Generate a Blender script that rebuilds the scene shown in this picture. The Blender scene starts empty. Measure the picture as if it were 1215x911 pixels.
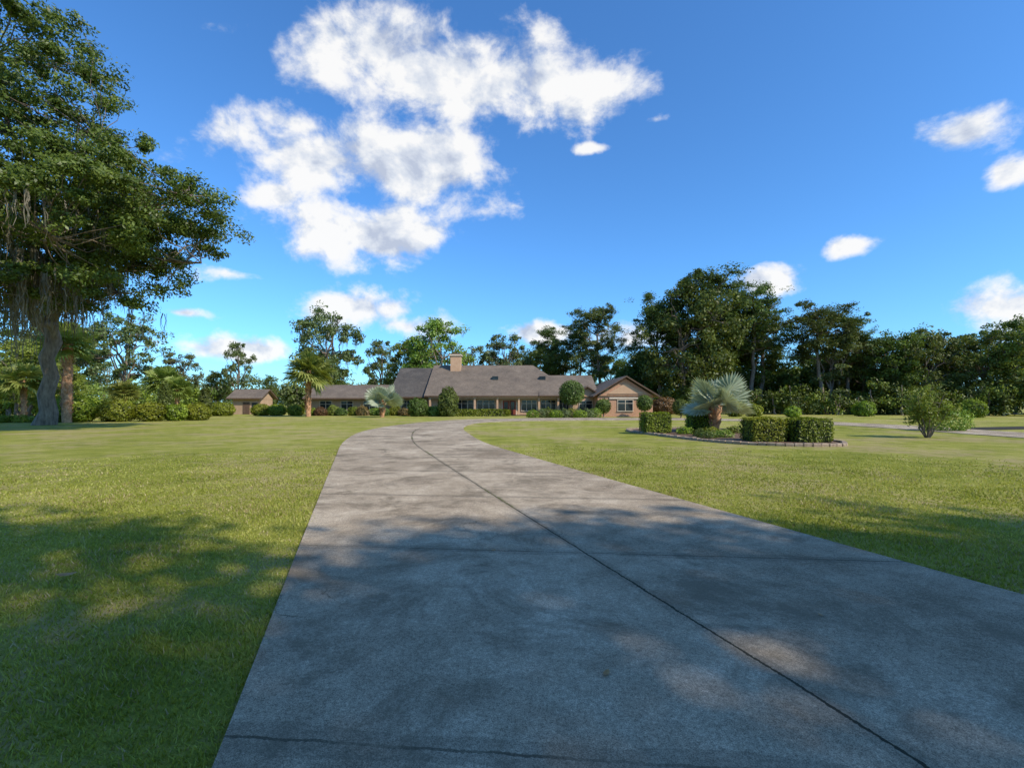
import bpy, math, numpy as np
from mathutils import Vector
S = bpy.context.scene
COL = S.collection
R0 = np.random.default_rng(7)

# ------------------------------------------------------------------ helpers
def new_mat(name):
    m = bpy.data.materials.new(name); m.use_nodes = True
    nt = m.node_tree; nt.nodes.clear()
    out = nt.nodes.new('ShaderNodeOutputMaterial')
    return m, nt, out
def N(nt, t, **kw):
    n = nt.nodes.new(t)
    for k, v in kw.items(): setattr(n, k, v)
    return n
def ramp(nt, fac, stops, interp='LINEAR'):
    r = N(nt, 'ShaderNodeValToRGB'); r.color_ramp.interpolation = interp
    e = r.color_ramp.elements
    while len(e) < len(stops): e.new(0.5)
    for i, (p, c) in enumerate(stops):
        e[i].position = p; e[i].color = (*c, 1) if len(c) == 3 else c
    nt.links.new(fac, r.inputs[0]); return r.outputs[0]
def noise(nt, vec, scale, detail=4, rough=0.55, dist=0.0):
    n = N(nt, 'ShaderNodeTexNoise'); n.inputs['Scale'].default_value = scale
    n.inputs['Detail'].default_value = detail; n.inputs['Roughness'].default_value = rough
    n.inputs['Distortion'].default_value = dist
    if vec is not None: nt.links.new(vec, n.inputs['Vector'])
    return n.outputs['Fac']
def mixc(nt, fac, a, b, mode='MIX'):
    m = N(nt, 'ShaderNodeMix', data_type='RGBA', blend_type=mode)
    for s, v in ((0, fac), (6, a), (7, b)):
        if isinstance(v, (int, float)): m.inputs[s].default_value = v
        elif isinstance(v, tuple): m.inputs[s].default_value = (*v, 1)
        else: nt.links.new(v, m.inputs[s])
    return m.outputs[2]
def math_(nt, op, a, b=None, c=None, clamp=False):
    m = N(nt, 'ShaderNodeMath', operation=op); m.use_clamp = clamp
    for i, v in enumerate((a, b, c)):
        if v is None: continue
        if isinstance(v, (int, float)): m.inputs[i].default_value = v
        else: nt.links.new(v, m.inputs[i])
    return m.outputs[0]
def bump(nt, h, strength, dist):
    b = N(nt, 'ShaderNodeBump'); b.inputs['Strength'].default_value = strength
    b.inputs['Distance'].default_value = dist; nt.links.new(h, b.inputs['Height']); return b.outputs[0]
def principled(nt, out, col, rough=0.8, normal=None, spec=0.3):
    p = N(nt, 'ShaderNodeBsdfPrincipled')
    if isinstance(col, tuple): p.inputs['Base Color'].default_value = (*col, 1)
    else: nt.links.new(col, p.inputs['Base Color'])
    p.inputs['Roughness'].default_value = rough
    p.inputs['Specular IOR Level'].default_value = spec
    if normal is not None: nt.links.new(normal, p.inputs['Normal'])
    nt.links.new(p.outputs[0], out.inputs[0]); return p

def leaf_mat(name, dark, mid, light, trans=0.3, objvar=0.35):
    m, nt, out = new_mat(name)
    g = N(nt, 'ShaderNodeNewGeometry'); oi = N(nt, 'ShaderNodeObjectInfo')
    pos = g.outputs['Position']
    n1 = noise(nt, pos, 0.55, 1)
    f = math_(nt, 'MULTIPLY_ADD', g.outputs['Random Per Island'], 0.55, math_(nt, 'MULTIPLY_ADD', n1, 1.1, -0.33))
    c = ramp(nt, f, [(0.05, dark), (0.5, mid), (0.95, light)])
    if objvar:
        hsv = N(nt, 'ShaderNodeHueSaturation')
        nt.links.new(math_(nt, 'MULTIPLY_ADD', oi.outputs['Random'], 0.05, 0.47), hsv.inputs['Hue'])
        nt.links.new(math_(nt, 'MULTIPLY_ADD', oi.outputs['Random'], objvar, 1 - objvar / 2), hsv.inputs['Value'])
        nt.links.new(c, hsv.inputs['Color']); c = hsv.outputs[0]
    p = N(nt, 'ShaderNodeBsdfDiffuse'); nt.links.new(c, p.inputs['Color'])
    gl = N(nt, 'ShaderNodeBsdfGlossy'); gl.inputs['Roughness'].default_value = .45; gl.inputs['Color'].default_value = (.9, .9, .9, 1)
    mg = N(nt, 'ShaderNodeMixShader'); mg.inputs[0].default_value = .03
    nt.links.new(p.outputs[0], mg.inputs[1]); nt.links.new(gl.outputs[0], mg.inputs[2])
    t = N(nt, 'ShaderNodeBsdfTranslucent')
    tc = mixc(nt, 1.0, c, (1.25, 1.2, 0.55), 'MULTIPLY'); nt.links.new(tc, t.inputs['Color'])
    mx = N(nt, 'ShaderNodeMixShader'); mx.inputs[0].default_value = trans
    nt.links.new(mg.outputs[0], mx.inputs[1]); nt.links.new(t.outputs[0], mx.inputs[2])
    nt.links.new(mx.outputs[0], out.inputs[0]); return m

M = {}
M['oak'] = leaf_mat('oak_leaves', (0.042, 0.066, 0.012), (0.105, 0.150, 0.028), (0.19, 0.245, 0.05))
M['oak_near'] = leaf_mat('live_oak_leaves', (0.034, 0.060, 0.010), (0.090, 0.145, 0.022), (0.18, 0.25, 0.045), trans=0.33)
M['bright'] = leaf_mat('spring_leaves', (0.09, 0.13, 0.018), (0.18, 0.25, 0.034), (0.29, 0.36, 0.065))
M['pine'] = leaf_mat('pine_needles', (0.040, 0.060, 0.015), (0.09, 0.128, 0.03), (0.16, 0.205, 0.05))
M['grey'] = leaf_mat('mossy_leaves', (0.07, 0.095, 0.034), (0.14, 0.175, 0.06), (0.22, 0.26, 0.105))
M['hedge'] = leaf_mat('hedge_leaves', (0.07, 0.10, 0.008), (0.18, 0.235, 0.016), (0.32, 0.37, 0.038))
M['palm'] = leaf_mat('palm_frond', (0.10, 0.135, 0.022), (0.20, 0.245, 0.05), (0.33, 0.35, 0.11))
M['silver'] = leaf_mat('silver_palm_frond', (0.22, 0.25, 0.165), (0.38, 0.42, 0.30), (0.52, 0.55, 0.42), trans=0.2, objvar=0.0)
M['red'] = leaf_mat('reddish_leaves', (0.08, 0.055, 0.02), (0.19, 0.12, 0.045), (0.28, 0.18, 0.07))
M['moss'] = leaf_mat('spanish_moss', (0.07, 0.066, 0.042), (0.15, 0.135, 0.09), (0.25, 0.22, 0.15), trans=0.2)
M['grassb'] = leaf_mat('grass_blade', (0.15, 0.175, 0.020), (0.30, 0.32, 0.044), (0.50, 0.47, 0.14), trans=0.35, objvar=0.0)
M['hay'] = leaf_mat('dry_grass_blade', (0.22, 0.17, 0.07), (0.38, 0.30, 0.14), (0.52, 0.43, 0.22), trans=0.2, objvar=0.0)

def simple(name, c1, c2, scale, rough=0.85, bs=0.4, bd=0.02, detail=5, stretch=None):
    m, nt, out = new_mat(name)
    tc = N(nt, 'ShaderNodeTexCoord'); v = tc.outputs['Object']
    if stretch:
        mp = N(nt, 'ShaderNodeMapping'); mp.inputs['Scale'].default_value = stretch
        nt.links.new(v, mp.inputs[0]); v = mp.outputs[0]
    n = noise(nt, v, scale, detail, 0.65)
    c = ramp(nt, n, [(0.3, c1), (0.7, c2)])
    principled(nt, out, c, rough, bump(nt, n, bs, bd)); return m
M['bark'] = simple('bark', (0.08, 0.06, 0.045), (0.27, 0.215, 0.165), 3, stretch=(2, 2, 0.5), bs=0.8, bd=0.08)
M['palmbark'] = simple('palm_bark', (0.22, 0.11, 0.06), (0.62, 0.35, 0.19), 5, bs=1, bd=0.08)
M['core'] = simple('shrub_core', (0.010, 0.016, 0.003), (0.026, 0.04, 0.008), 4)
M['stucco'] = simple('stucco', (0.45, 0.28, 0.17), (0.54, 0.35, 0.22), 1.5, bs=0.2, bd=0.01)
M['stucco2'] = simple('tan_siding', (0.36, 0.24, 0.15), (0.45, 0.31, 0.20), 1.5, bs=0.2, bd=0.01)
M['trim'] = simple('brown_trim', (0.09, 0.055, 0.038), (0.14, 0.09, 0.06), 3)
M['white'] = simple('cream_trim', (0.55, 0.45, 0.34), (0.65, 0.55, 0.43), 3)
M['door'] = simple('red_door', (0.18, 0.04, 0.024), (0.26, 0.07, 0.04), 6)
M['mulch'] = simple('mulch', (0.06, 0.035, 0.018), (0.24, 0.15, 0.09), 14, bs=1, bd=0.05)
M['stone'] = simple('edging_stone', (0.20, 0.145, 0.10), (0.42, 0.32, 0.23), 6)
M['dryleaf'] = simple('dry_leaf', (0.26, 0.14, 0.05), (0.42, 0.26, 0.12), 30)
m, nt, out = new_mat('window_glass'); principled(nt, out, (0.02, 0.025, 0.03), 0.08, spec=0.6); M['glass'] = m
def shingle(name, c1, c2):
    m, nt, out = new_mat(name)
    tc = N(nt, 'ShaderNodeTexCoord'); mp = N(nt, 'ShaderNodeMapping')
    nt.links.new(tc.outputs['Object'], mp.inputs[0]); 
    b = N(nt, 'ShaderNodeTexBrick'); nt.links.new(mp.outputs[0], b.inputs['Vector'])
    b.inputs['Scale'].default_value = 2.2; b.inputs['Color1'].default_value = (*c1, 1); b.inputs['Color2'].default_value = (*c2, 1)
    b.inputs['Mortar'].default_value = (c1[0]*.5, c1[1]*.5, c1[2]*.5, 1); b.inputs['Mortar Size'].default_value = 0.015
    n = noise(nt, tc.outputs['Object'], 0.6, 5)
    c = mixc(nt, 0.6, b.outputs['Color'], ramp(nt, n, [(0.3, (0.55, 0.55, 0.55)), (0.7, (1.25, 1.22, 1.15))]), 'MULTIPLY')
    principled(nt, out, c, 0.9, bump(nt, b.outputs['Fac'], 0.3, 0.02)); return m
M['roof'] = shingle('roof_shingles', (0.155, 0.12, 0.09), (0.21, 0.165, 0.125))
M['roofd'] = shingle('shaded_shingles', (0.085, 0.073, 0.062), (0.12, 0.105, 0.09))  # roof shingles darkened: shade of a slope turned from the sun painted in
m, nt, out = new_mat('brick')
tc = N(nt, 'ShaderNodeTexCoord'); mp = N(nt, 'ShaderNodeMapping'); mp.inputs['Rotation'].default_value = (math.pi/2, 0, 0)
nt.links.new(tc.outputs['Object'], mp.inputs[0]); b = N(nt, 'ShaderNodeTexBrick'); nt.links.new(mp.outputs[0], b.inputs['Vector'])
b.inputs['Scale'].default_value = 4; b.inputs['Color1'].default_value = (0.42, 0.18, 0.09, 1); b.inputs['Color2'].default_value = (0.52, 0.28, 0.15, 1)
b.inputs['Mortar'].default_value = (0.42, 0.35, 0.3, 1); principled(nt, out, b.outputs['Color'], 0.85); M['brick'] = m

# ------------------------------------------------------------------ mesh builder
class MB:
    def __init__(s, k=4): s.k = k; s.V = []; s.F = []; s.Mi = []; s.sm = []; s.n = 0; s.mats = []
    def mi(s, key):
        if key not in s.mats: s.mats.append(key)
        return s.mats.index(key)
    def add(s, V, F, mat, smooth=False):
        V = np.asarray(V, float).reshape(-1, 3); F = np.asarray(F, np.int64).reshape(-1, s.k)
        s.V.append(V); s.F.append(F + s.n); s.Mi.append(np.full(len(F), s.mi(mat))); s.sm.append(np.full(len(F), smooth)); s.n += len(V)
    def polys(s, P, mat):
        n = len(P); s.add(P.reshape(-1, 3), np.arange(n * s.k).reshape(n, s.k), mat)
    def tube(s, pts, rad, mat, k=7, jit=0.0, rng=None):
        pts = np.asarray(pts, float); n = len(pts)
        T = np.gradient(pts, axis=0); T /= np.linalg.norm(T, axis=1)[:, None] + 1e-9
        ref = np.array([1., 0.1, 0.05]) if abs(T[:, 2]).mean() > 0.6 else np.array([0.05, 0.1, 1.])
        A = np.cross(T, ref); A /= np.linalg.norm(A, axis=1)[:, None] + 1e-9; B = np.cross(T, A)
        a = np.linspace(0, 2 * math.pi, k, endpoint=False)
        r = np.asarray(rad, float)[:, None] * np.ones(k)
        if jit and rng is not None: r = r * (1 + rng.uniform(-jit, jit, r.shape))
        V = pts[:, None] + A[:, None] * (np.cos(a) * r)[..., None] + B[:, None] * (np.sin(a) * r)[..., None]
        i, j = np.meshgrid(np.arange(n - 1), np.arange(k), indexing='ij'); j2 = (j + 1) % k
        F = np.stack([i * k + j, i * k + j2, (i + 1) * k + j2, (i + 1) * k + j], -1)
        s.add(V, F, mat, True)
    def box(s, x0, x1, y0, y1, z0, z1, mat):
        V = [(x, y, z) for z in (z0, z1) for y in (y0, y1) for x in (x0, x1)]
        s.add(V, [(0, 2, 3, 1), (4, 5, 7, 6), (0, 1, 5, 4), (2, 6, 7, 3), (0, 4, 6, 2), (1, 3, 7, 5)], mat)
    def ball(s, c, r, mat, bumpy=0.0, rng=None, nu=14, nv=9):
        u = np.linspace(0, 2 * math.pi, nu, endpoint=False); v = np.linspace(0.05, math.pi - 0.05, nv)
        vv, uu = np.meshgrid(v, u, indexing='ij'); k = 1.0
        if bumpy: k = 1 + rng.uniform(-bumpy, bumpy, uu.shape)
        V = np.stack([np.sin(vv) * np.cos(uu) * r[0] * k, np.sin(vv) * np.sin(uu) * r[1] * k, np.cos(vv) * r[2] * k], -1) + np.array(c)
        i, j = np.meshgrid(np.arange(nv - 1), np.arange(nu), indexing='ij'); j2 = (j + 1) % nu
        s.add(V, np.stack([i * nu + j, (i + 1) * nu + j, (i + 1) * nu + j2, i * nu + j2], -1), mat, True)
    def mesh(s, name):
        V = np.concatenate(s.V); F = np.concatenate(s.F); me = bpy.data.meshes.new(name)
        me.vertices.add(len(V)); me.vertices.foreach_set('co', V.astype(np.float32).ravel())
        me.loops.add(F.size); me.loops.foreach_set('vertex_index', F.astype(np.int32).ravel())
        me.polygons.add(len(F)); me.polygons.foreach_set('loop_start', (np.arange(len(F)) * s.k).astype(np.int32))
        me.polygons.foreach_set('loop_total', np.full(len(F), s.k, np.int32))
        for kx in s.mats: me.materials.append(M[kx])
        me.polygons.foreach_set('material_index', np.concatenate(s.Mi).astype(np.int32))
        me.polygons.foreach_set('use_smooth', np.concatenate(s.sm))
        me.update(calc_edges=True); return me
    def obj(s, name, parent=None, loc=(0, 0, 0)):
        o = bpy.data.objects.new(name, s.mesh(name)); COL.objects.link(o); o.location = loc
        if parent: o.parent = parent
        return o
def place(mesh, name, loc, sc=(1, 1, 1), rz=0.0):
    o = bpy.data.objects.new(name, mesh); COL.objects.link(o); o.location = loc
    o.scale = sc if hasattr(sc, '__len__') else (sc, sc, sc); o.rotation_euler = (0, 0, rz); return o
def unit(v): return v / (np.linalg.norm(v, axis=-1, keepdims=True) + 1e-9)
def leafquads(C, Nn, size, rng, asp=0.55):
    n = len(C); r = unit(rng.normal(size=(n, 3))); t = unit(np.cross(Nn, r)); b = np.cross(Nn, t)
    sz = (size * rng.uniform(0.6, 1.3, n))[:, None]
    return np.stack([C + t * sz, C + b * sz * asp, C - t * sz, C - b * sz * asp], 1)
def clump(mb, c, r, n, size, rng, mat, flat=0.65, asp=0.55):
    """ragged clump: a few overlapping sprays of leaves, not one ball"""
    k = 5; sub = rng.normal(size=(k, 3)) * np.array([r, r, r * flat]) * .42; idx = rng.integers(0, k, n)
    d = unit(rng.normal(size=(n, 3))); rr = rng.uniform(0, 1, n)[:, None] ** 0.5 * rng.uniform(.5, .85, k)[idx][:, None]
    P = np.array(c) + sub[idx] + d * rr * np.array([r, r, r * flat])
    nn = unit(d * 0.35 + unit(sub[idx]) * .3 + rng.normal(size=(n, 3)) * 0.5 + np.array([0.2, -.15, 0.4]))
    mb.polys(leafquads(P, nn, size, rng, asp), mat)
def mossy(mb, c, r, n, L, w, rng, mat='moss'):
    for _ in range(n):
        x = np.array(c) + np.array([rng.uniform(-r, r), rng.uniform(-r, r), -r * 0.3])
        l = L * rng.uniform(0.35, 1.2); k = max(3, int(l / 0.4))
        m = int(rng.integers(3, 7)); P = []
        for q in range(m):
            o = x + rng.normal(size=3) * np.array([.12, .12, .05]) * (w / 0.05); ll = l * rng.uniform(0.5, 1)
            a2 = rng.uniform(0, math.pi); dx = np.array([math.cos(a2), math.sin(a2), 0])
            prev = o; pw = w
            for i in range(k):
                nx = o + np.array([rng.normal() * .05, rng.normal() * .05, -ll * (i + 1) / k]); nw = w * (1 - 0.8 * (i + 1) / k) * rng.uniform(0.6, 1.3)
                P.append([prev - dx * pw, prev + dx * pw, nx + dx * nw, nx - dx * nw]); prev, pw = nx, nw
        mb.polys(np.array(P), mat)
def curve(a, b, n, bend, rng, wob):
    t = np.linspace(0, 1, n)[:, None]; a = np.array(a, float); b = np.array(b, float)
    P = a + (b - a) * t + np.array(bend) * (4 * t * (1 - t))
    w = rng.normal(size=(n, 3)) * wob; w[0] = 0; w[-1] = 0
    return P + w
def grow(mb, limbs, clumps, rng, leafmat, size, nleaf, flat, twig_r, moss=0, mossL=1.5, mossw=0.05, asp=0.55):
    pts = np.concatenate([l[len(l)//3:] for l in limbs])
    for (c, r) in clumps:
        c = np.array(c); d = np.linalg.norm(pts - c, axis=1) + np.maximum(0, pts[:, 2] - c[2]) * 1.5
        p = pts[d.argmin()]
        if np.linalg.norm(p - c) > r * 0.4:
            mb.tube(curve(p, c, 5, (0, 0, -0.04 * np.linalg.norm(p - c)), rng, 0.04 * np.linalg.norm(p - c)), np.linspace(twig_r, twig_r * 0.35, 5), 'bark', 4)
        clump(mb, c, r, int(nleaf * rng.uniform(0.6, 1.3)), size, rng, leafmat, flat, asp)
        if moss and rng.uniform() < 0.7: mossy(mb, c, r * 0.8, moss, mossL, mossw, rng)

def oak(seed, H=16., R=7., base=0.22, mat='oak', nl=9, nc=90, cr=1.5, nleaf=180, size=0.2, moss=0, trunk=1.0):
    rng = np.random.default_rng(seed); mb = MB()
    top = np.array([rng.uniform(-.8, .8), rng.uniform(-.8, .8), H * 0.72])
    tr = curve((0, 0, -0.2), top, 9, (rng.uniform(-.6, .6), rng.uniform(-.6, .6), 0), rng, 0.12)
    r0 = H * 0.02 * trunk; rad = np.linspace(r0, r0 * 0.25, 9); rad[0] *= 1.5
    mb.tube(tr, rad, 'bark', 9)
    limbs = [tr[3:]]; zc = H * (base + 1) / 2; hz = H * (1 - base) / 2
    lob = rng.uniform(0.6, 1.15, 12)
    for i in range(nl):
        a = i * 2.4 + rng.uniform(-.4, .4); el = rng.uniform(-0.35, 1.1)
        e = np.array([R * .8 * math.cos(el) * math.cos(a), R * .8 * math.cos(el) * math.sin(a), zc + hz * .75 * math.sin(el)])
        s = tr[rng.integers(2, 7)]
        l = curve(s, e, 8, (0, 0, rng.uniform(0.3, 1.2)), rng, 0.2); limbs.append(l)
        mb.tube(l, np.linspace(r0 * .5, r0 * .1, 8), 'bark', 6)
    cl = []
    for i in range(nc):
        a = rng.uniform(0, 2 * math.pi); sn = rng.uniform(-0.9, 1); el = math.asin(sn)
        rr = rng.uniform(0.3, 1.0) ** 0.55 * lob[int(a / (2 * math.pi) * 12) % 12] * .92
        x = R * rr * math.cos(el) * math.cos(a); y = R * rr * math.cos(el) * math.sin(a); z = zc + hz * 0.9 * sn * (0.75 + .25 * rr)
        cl.append(((x, y, z), cr * rng.uniform(0.45, 1.25)))
    grow(mb, limbs, cl, rng, mat, size, nleaf, 0.65, r0 * .12, moss)
    return mb.mesh('tree_mesh')
def pine(seed, H=20., R=4.5, nb=24, start=0.48, mat='pine', cr=1.3, nleaf=210, size=0.17):
    """tall trunk, open rounded crown of uneven sprays"""
    rng = np.random.default_rng(seed); mb = MB()
    tr = curve((0, 0, -.2), (rng.uniform(-1.2, 1.2), rng.uniform(-1, 1), H * .95), 14, (rng.uniform(-.8, .8), 0, 0), rng, 0.08)
    rad = np.linspace(.36, .08, 14); mb.tube(tr, rad, 'bark', 8); cl = []
    for i in range(nb):
        f = start + (1 - start) * (i + rng.uniform()) / nb; s = tr[min(13, int(f * 13.5))]
        q0 = (f - start) / (1 - start)
        prof = (0.35 + .8 * math.sin(math.pi * min(1, q0 * .85 + .15))) * R * rng.uniform(0.4, 1.1)
        a = i * 2.4 + rng.uniform(-.6, .6); e = s + np.array([prof * math.cos(a), prof * math.sin(a), prof * rng.uniform(.05, .7)])
        mb.tube(curve(s, e, 6, (0, 0, -.2), rng, .15), np.linspace(.12, .04, 6), 'bark', 5)
        for q in range(int(rng.integers(3, 7))):
            t = rng.uniform(.45, 1.05); p = s + (e - s) * t + rng.normal(size=3) * np.array([.8, .8, .6]); cl.append((p, cr * rng.uniform(.45, 1.15)))
    cl.append((tr[-1], cr * 1.1))
    for p, r in cl: clump(mb, p, r, int(nleaf * rng.uniform(.6, 1.2)), size, rng, mat, .62, .4)
    return mb.mesh('pine_mesh')
def fanpalm(seed, trunkH, nf, pet, L, mat, tr=0.2, ncard=22, hang=True, boots=True, wid=.075, droop=.25, minel=-12, foldk=.3, tilt=.35):
    rng = np.random.default_rng(seed); mb = MB()
    n = 14; tp = curve((0, 0, -.1), (rng.uniform(-.2, .2), rng.uniform(-.2, .2), trunkH), n, (0, 0, 0), rng, .02)
    mb.tube(tp, np.full(n, tr), 'palmbark', 10, .12, rng)
    if boots:
        nbt = int(trunkH * 30)
        z = rng.uniform(0.1, 1, nbt) * trunkH; a = rng.uniform(0, 6.28, nbt); P = []
        for zz, aa in zip(z, a):
            o = np.array([math.cos(aa), math.sin(aa), 0]); t = np.array([-math.sin(aa), math.cos(aa), 0]); c = o * tr * .95 + np.array([0, 0, zz])
            P.append([c - t * .08, c + t * .08, c + o * .16 + t * .04 + np.array([0, 0, .3]), c + o * .16 - t * .04 + np.array([0, 0, .3])])
        mb.polys(np.array(P), 'palmbark')
    top = tp[-1]
    for i in range(nf):
        a = i * 2.4 + rng.uniform(-.3, .3); q_ = (i + .5) / nf
        lo = math.sin(math.radians(-45 if hang else minel)); el = math.asin(lo + (0.97 - lo) * q_)
        d = np.array([math.cos(a) * math.cos(el), math.sin(a) * math.cos(el), math.sin(el)])
        pl = pet * rng.uniform(.8, 1.2); tip = top + d * pl + np.array([0, 0, -.12 * pl])
        mb.tube(curve(top, tip, 5, (0, 0, .08 * pl), rng, 0), np.linspace(.035, .015, 5), mat, 4)
        s = unit(np.cross(d, [0, 0, 1.]) + rng.normal(size=3) * tilt); s = unit(s - d * s.dot(d)); u = np.cross(s, d); P = []
        for j in range(ncard):
            th = math.radians(-145 + 290 * j / (ncard - 1)); LL = L * (0.70 + .30 * math.cos(th * .6)) * rng.uniform(.94, 1.05)
            e = d * math.cos(th) + s * math.sin(th); fold = u * foldk * abs(math.sin(th))
            q = unit(e + fold); mid = tip + q * LL * .62; end = tip + q * LL + np.array([0, 0, -droop * LL * rng.uniform(.4, 1.3)])
            w = unit(np.cross(q, u)) * LL * wid; lift = u * (.02 if j % 2 else -.02)
            P.append([tip, mid - w + lift, end, mid + w - lift])
        mb.polys(np.array(P), mat)
    return mb.mesh('palm_mesh')
def shrub(name, c, r, mat='hedge', dens=260, size=.06, seed=0, boxy=False, core=True, parent=None):
    rng = np.random.default_rng(seed + 11); mb = MB(); r = np.array(r)
    area = 4 * (r[0] * r[1] + r[0] * r[2] + r[1] * r[2]) * (2 if boxy else 1.3); n = int(dens * area)
    if boxy:
        p = rng.uniform(-1, 1, (n, 3)); ax = rng.choice(3, n, p=[.3, .35, .35]); sg = rng.choice([-1, 1], n); sg[ax == 2] = 1
        p[np.arange(n), ax] = sg; nn = np.zeros((n, 3)); nn[np.arange(n), ax] = sg
        p = p / (1 + 0.07 * (np.abs(p[:, [1, 2, 0]]) ** 6 + np.abs(p[:, [2, 0, 1]]) ** 6))
        w = 1 + .05 * np.sin(p[:, [0]] * 5 + seed) + .04 * np.sin(p[:, [1]] * 7 + seed * 2)
        P = p * r * w * rng.uniform(.9, 1.05, (n, 1))
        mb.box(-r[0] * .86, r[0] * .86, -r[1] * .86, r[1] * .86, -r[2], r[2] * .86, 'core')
    else:
        d = unit(rng.normal(size=(n, 3))); nn = d
        k = 1 + .09 * np.sin(d[:, [0]] * 6 + seed) * np.sin(d[:, [1]] * 5 + seed) + .07 * np.sin(d[:, [2]] * 9 + seed * 3 + d[:, [0]] * 8)
        P = d * r * k * rng.uniform(.72 if not core else .86, 1.06, (n, 1))
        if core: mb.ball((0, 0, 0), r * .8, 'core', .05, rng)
    keep = P[:, 2] > -c[2] + .02; P = P[keep]; nn = nn[keep]
    nn = unit(nn * .8 + rng.normal(size=P.shape) * .45 + np.array([0, 0, .25]))
    mb.polys(leafquads(P, nn, size, rng, .6), mat)
    return mb.obj(name, parent, c)

# ------------------------------------------------------------------ ground
def catmull(P, n=8):
    P = np.array(P, float); Q = np.vstack([2 * P[0] - P[1], P, 2 * P[-1] - P[-2]]); o = []
    for i in range(1, len(Q) - 2):
        for t in np.linspace(0, 1, n, endpoint=False):
            a, b, c, d = Q[i - 1], Q[i], Q[i + 1], Q[i + 2]
            o.append(.5 * (2 * b + (c - a) * t + (2 * a - 5 * b + 4 * c - d) * t * t + (3 * b - a - 3 * c + d) * t ** 3))
    o.append(P[-1]); return np.array(o)
def ground_mat():
    m, nt, out = new_mat('lawn')
    g = N(nt, 'ShaderNodeNewGeometry'); P = g.outputs['Position']
    big = noise(nt, P, 0.11, 4, .65); med = noise(nt, P, 0.8, 5, .75); fine = noise(nt, P, 22, 3, .75); vf = noise(nt, P, 90, 1, .7)
    c = ramp(nt, math_(nt, 'MULTIPLY_ADD', med, .6, math_(nt, 'MULTIPLY', big, .4)), [(0.37, (0.17, 0.19, 0.022)), (0.5, (0.31, 0.31, 0.052)), (0.61, (0.46, 0.41, 0.12))])
    c = mixc(nt, ramp(nt, fine, [(0.33, (0.55,)*3), (0.6, (0,)*3)]), c, (0.11, 0.13, 0.015))
    br = ramp(nt, math_(nt, 'MULTIPLY', noise(nt, P, 1.7, 5, .75), noise(nt, P, .25, 2)), [(0.24, (0, 0, 0)), (0.33, (.7, .7, .7))])
    c = mixc(nt, br, c, (0.40, 0.31, 0.15))
    h = math_(nt, 'ADD', fine, vf)
    principled(nt, out, c, .95, bump(nt, h, .7, .03), .1); return m
M['lawn'] = ground_mat()
mb = MB(); xs = np.array([-1800, -300, -80, -20, 20, 80, 300, 1800.]); ys = np.array([-600, -100, -20, 20, 80, 300, 2200.])
X, Y = np.meshgrid(xs, ys); i, j = np.meshgrid(np.arange(len(ys) - 1), np.arange(len(xs) - 1), indexing='ij'); w = len(xs)
mb.add(np.stack([X, Y, X * 0], -1), np.stack([i * w + j, i * w + j + 1, (i + 1) * w + j + 1, (i + 1) * w + j], -1), 'lawn')
mb.obj('ground')

L = [(9.1, -30), (4.2, -15), (-.63, 0), (-1.45, 2.56), (-2.6, 6.1), (-5.16, 14.1), (-7.0, 20), (-8.4, 26), (-9.0, 31), (-8.9, 37), (-7.6, 45), (-4.5, 52), (1, 56), (8, 58), (16, 57.5), (24, 54), (29, 46), (30, 36), (28.5, 24), (28, 10)]
Rr = [(16, -30), (10.8, -15), (5.6, 0), (4.75, 2.56), (3.5, 6.1), (.75, 14.1), (-1.1, 20), (-2.3, 26), (-3.1, 31), (-3.4, 36), (-3.0, 41), (-1.2, 45), (2.5, 47.5), (8, 49), (15, 49.5), (21, 47.5), (24.5, 42), (25.5, 35), (24.5, 24), (24, 10)]
Lc, Rc = catmull(L), catmull(Rr); nu = 9
m, nt, out = new_mat('concrete')
g = N(nt, 'ShaderNodeNewGeometry'); P = g.outputs['Position']; uv = N(nt, 'ShaderNodeUVMap'); sp = N(nt, 'ShaderNodeSeparateXYZ')
nt.links.new(uv.outputs[0], sp.inputs[0]); U, Vv = sp.outputs[0], sp.outputs[1]
base = ramp(nt, math_(nt, 'MULTIPLY_ADD', noise(nt, P, .35, 5, .68, .3), .65, math_(nt, 'MULTIPLY', noise(nt, P, 2.2, 5, .7), .35)), [(.36, (.24, .185, .122)), (.5, (.41, .328, .228)), (.63, (.57, .47, .34))])
sp1 = noise(nt, P, 45, 3, .8); sp2 = noise(nt, P, 160, 2, .8)
base = mixc(nt, .8, base, ramp(nt, sp1, [(.3, (.5,)*3), (.7, (1.35,)*3)]), 'MULTIPLY')
base = mixc(nt, .9, base, ramp(nt, sp2, [(.34, (.35,)*3), (.5, (1,)*3), (.68, (1.5,)*3)]), 'MULTIPLY')
st = ramp(nt, noise(nt, P, .8, 6, .75, .5), [(.49, (0, 0, 0)), (.62, (.72, .72, .72))])
base = mixc(nt, st, base, (.155, .122, .08))
edge = ramp(nt, math_(nt, 'ADD', math_(nt, 'MULTIPLY', math_(nt, 'ABSOLUTE', U), .33), math_(nt, 'MULTIPLY', noise(nt, P, 1.3, 5, .7), .3)), [(1.0, (0, 0, 0)), (1.12, (.6, .6, .6))])
base = mixc(nt, edge, base, (.10, .09, .055))
wob = math_(nt, 'MULTIPLY_ADD', noise(nt, P, 4, 4, .7), .05, -.025)
wv = math_(nt, 'MULTIPLY_ADD', noise(nt, P, 40, 2, .7), .026, -.002)
aU = math_(nt, 'ABSOLUTE', math_(nt, 'ADD', U, wob))
cu = math_(nt, 'LESS_THAN', aU, wv)
cuw = math_(nt, 'LESS_THAN', aU, math_(nt, 'MULTIPLY', noise(nt, P, 2.5, 4, .7), .13))
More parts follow.
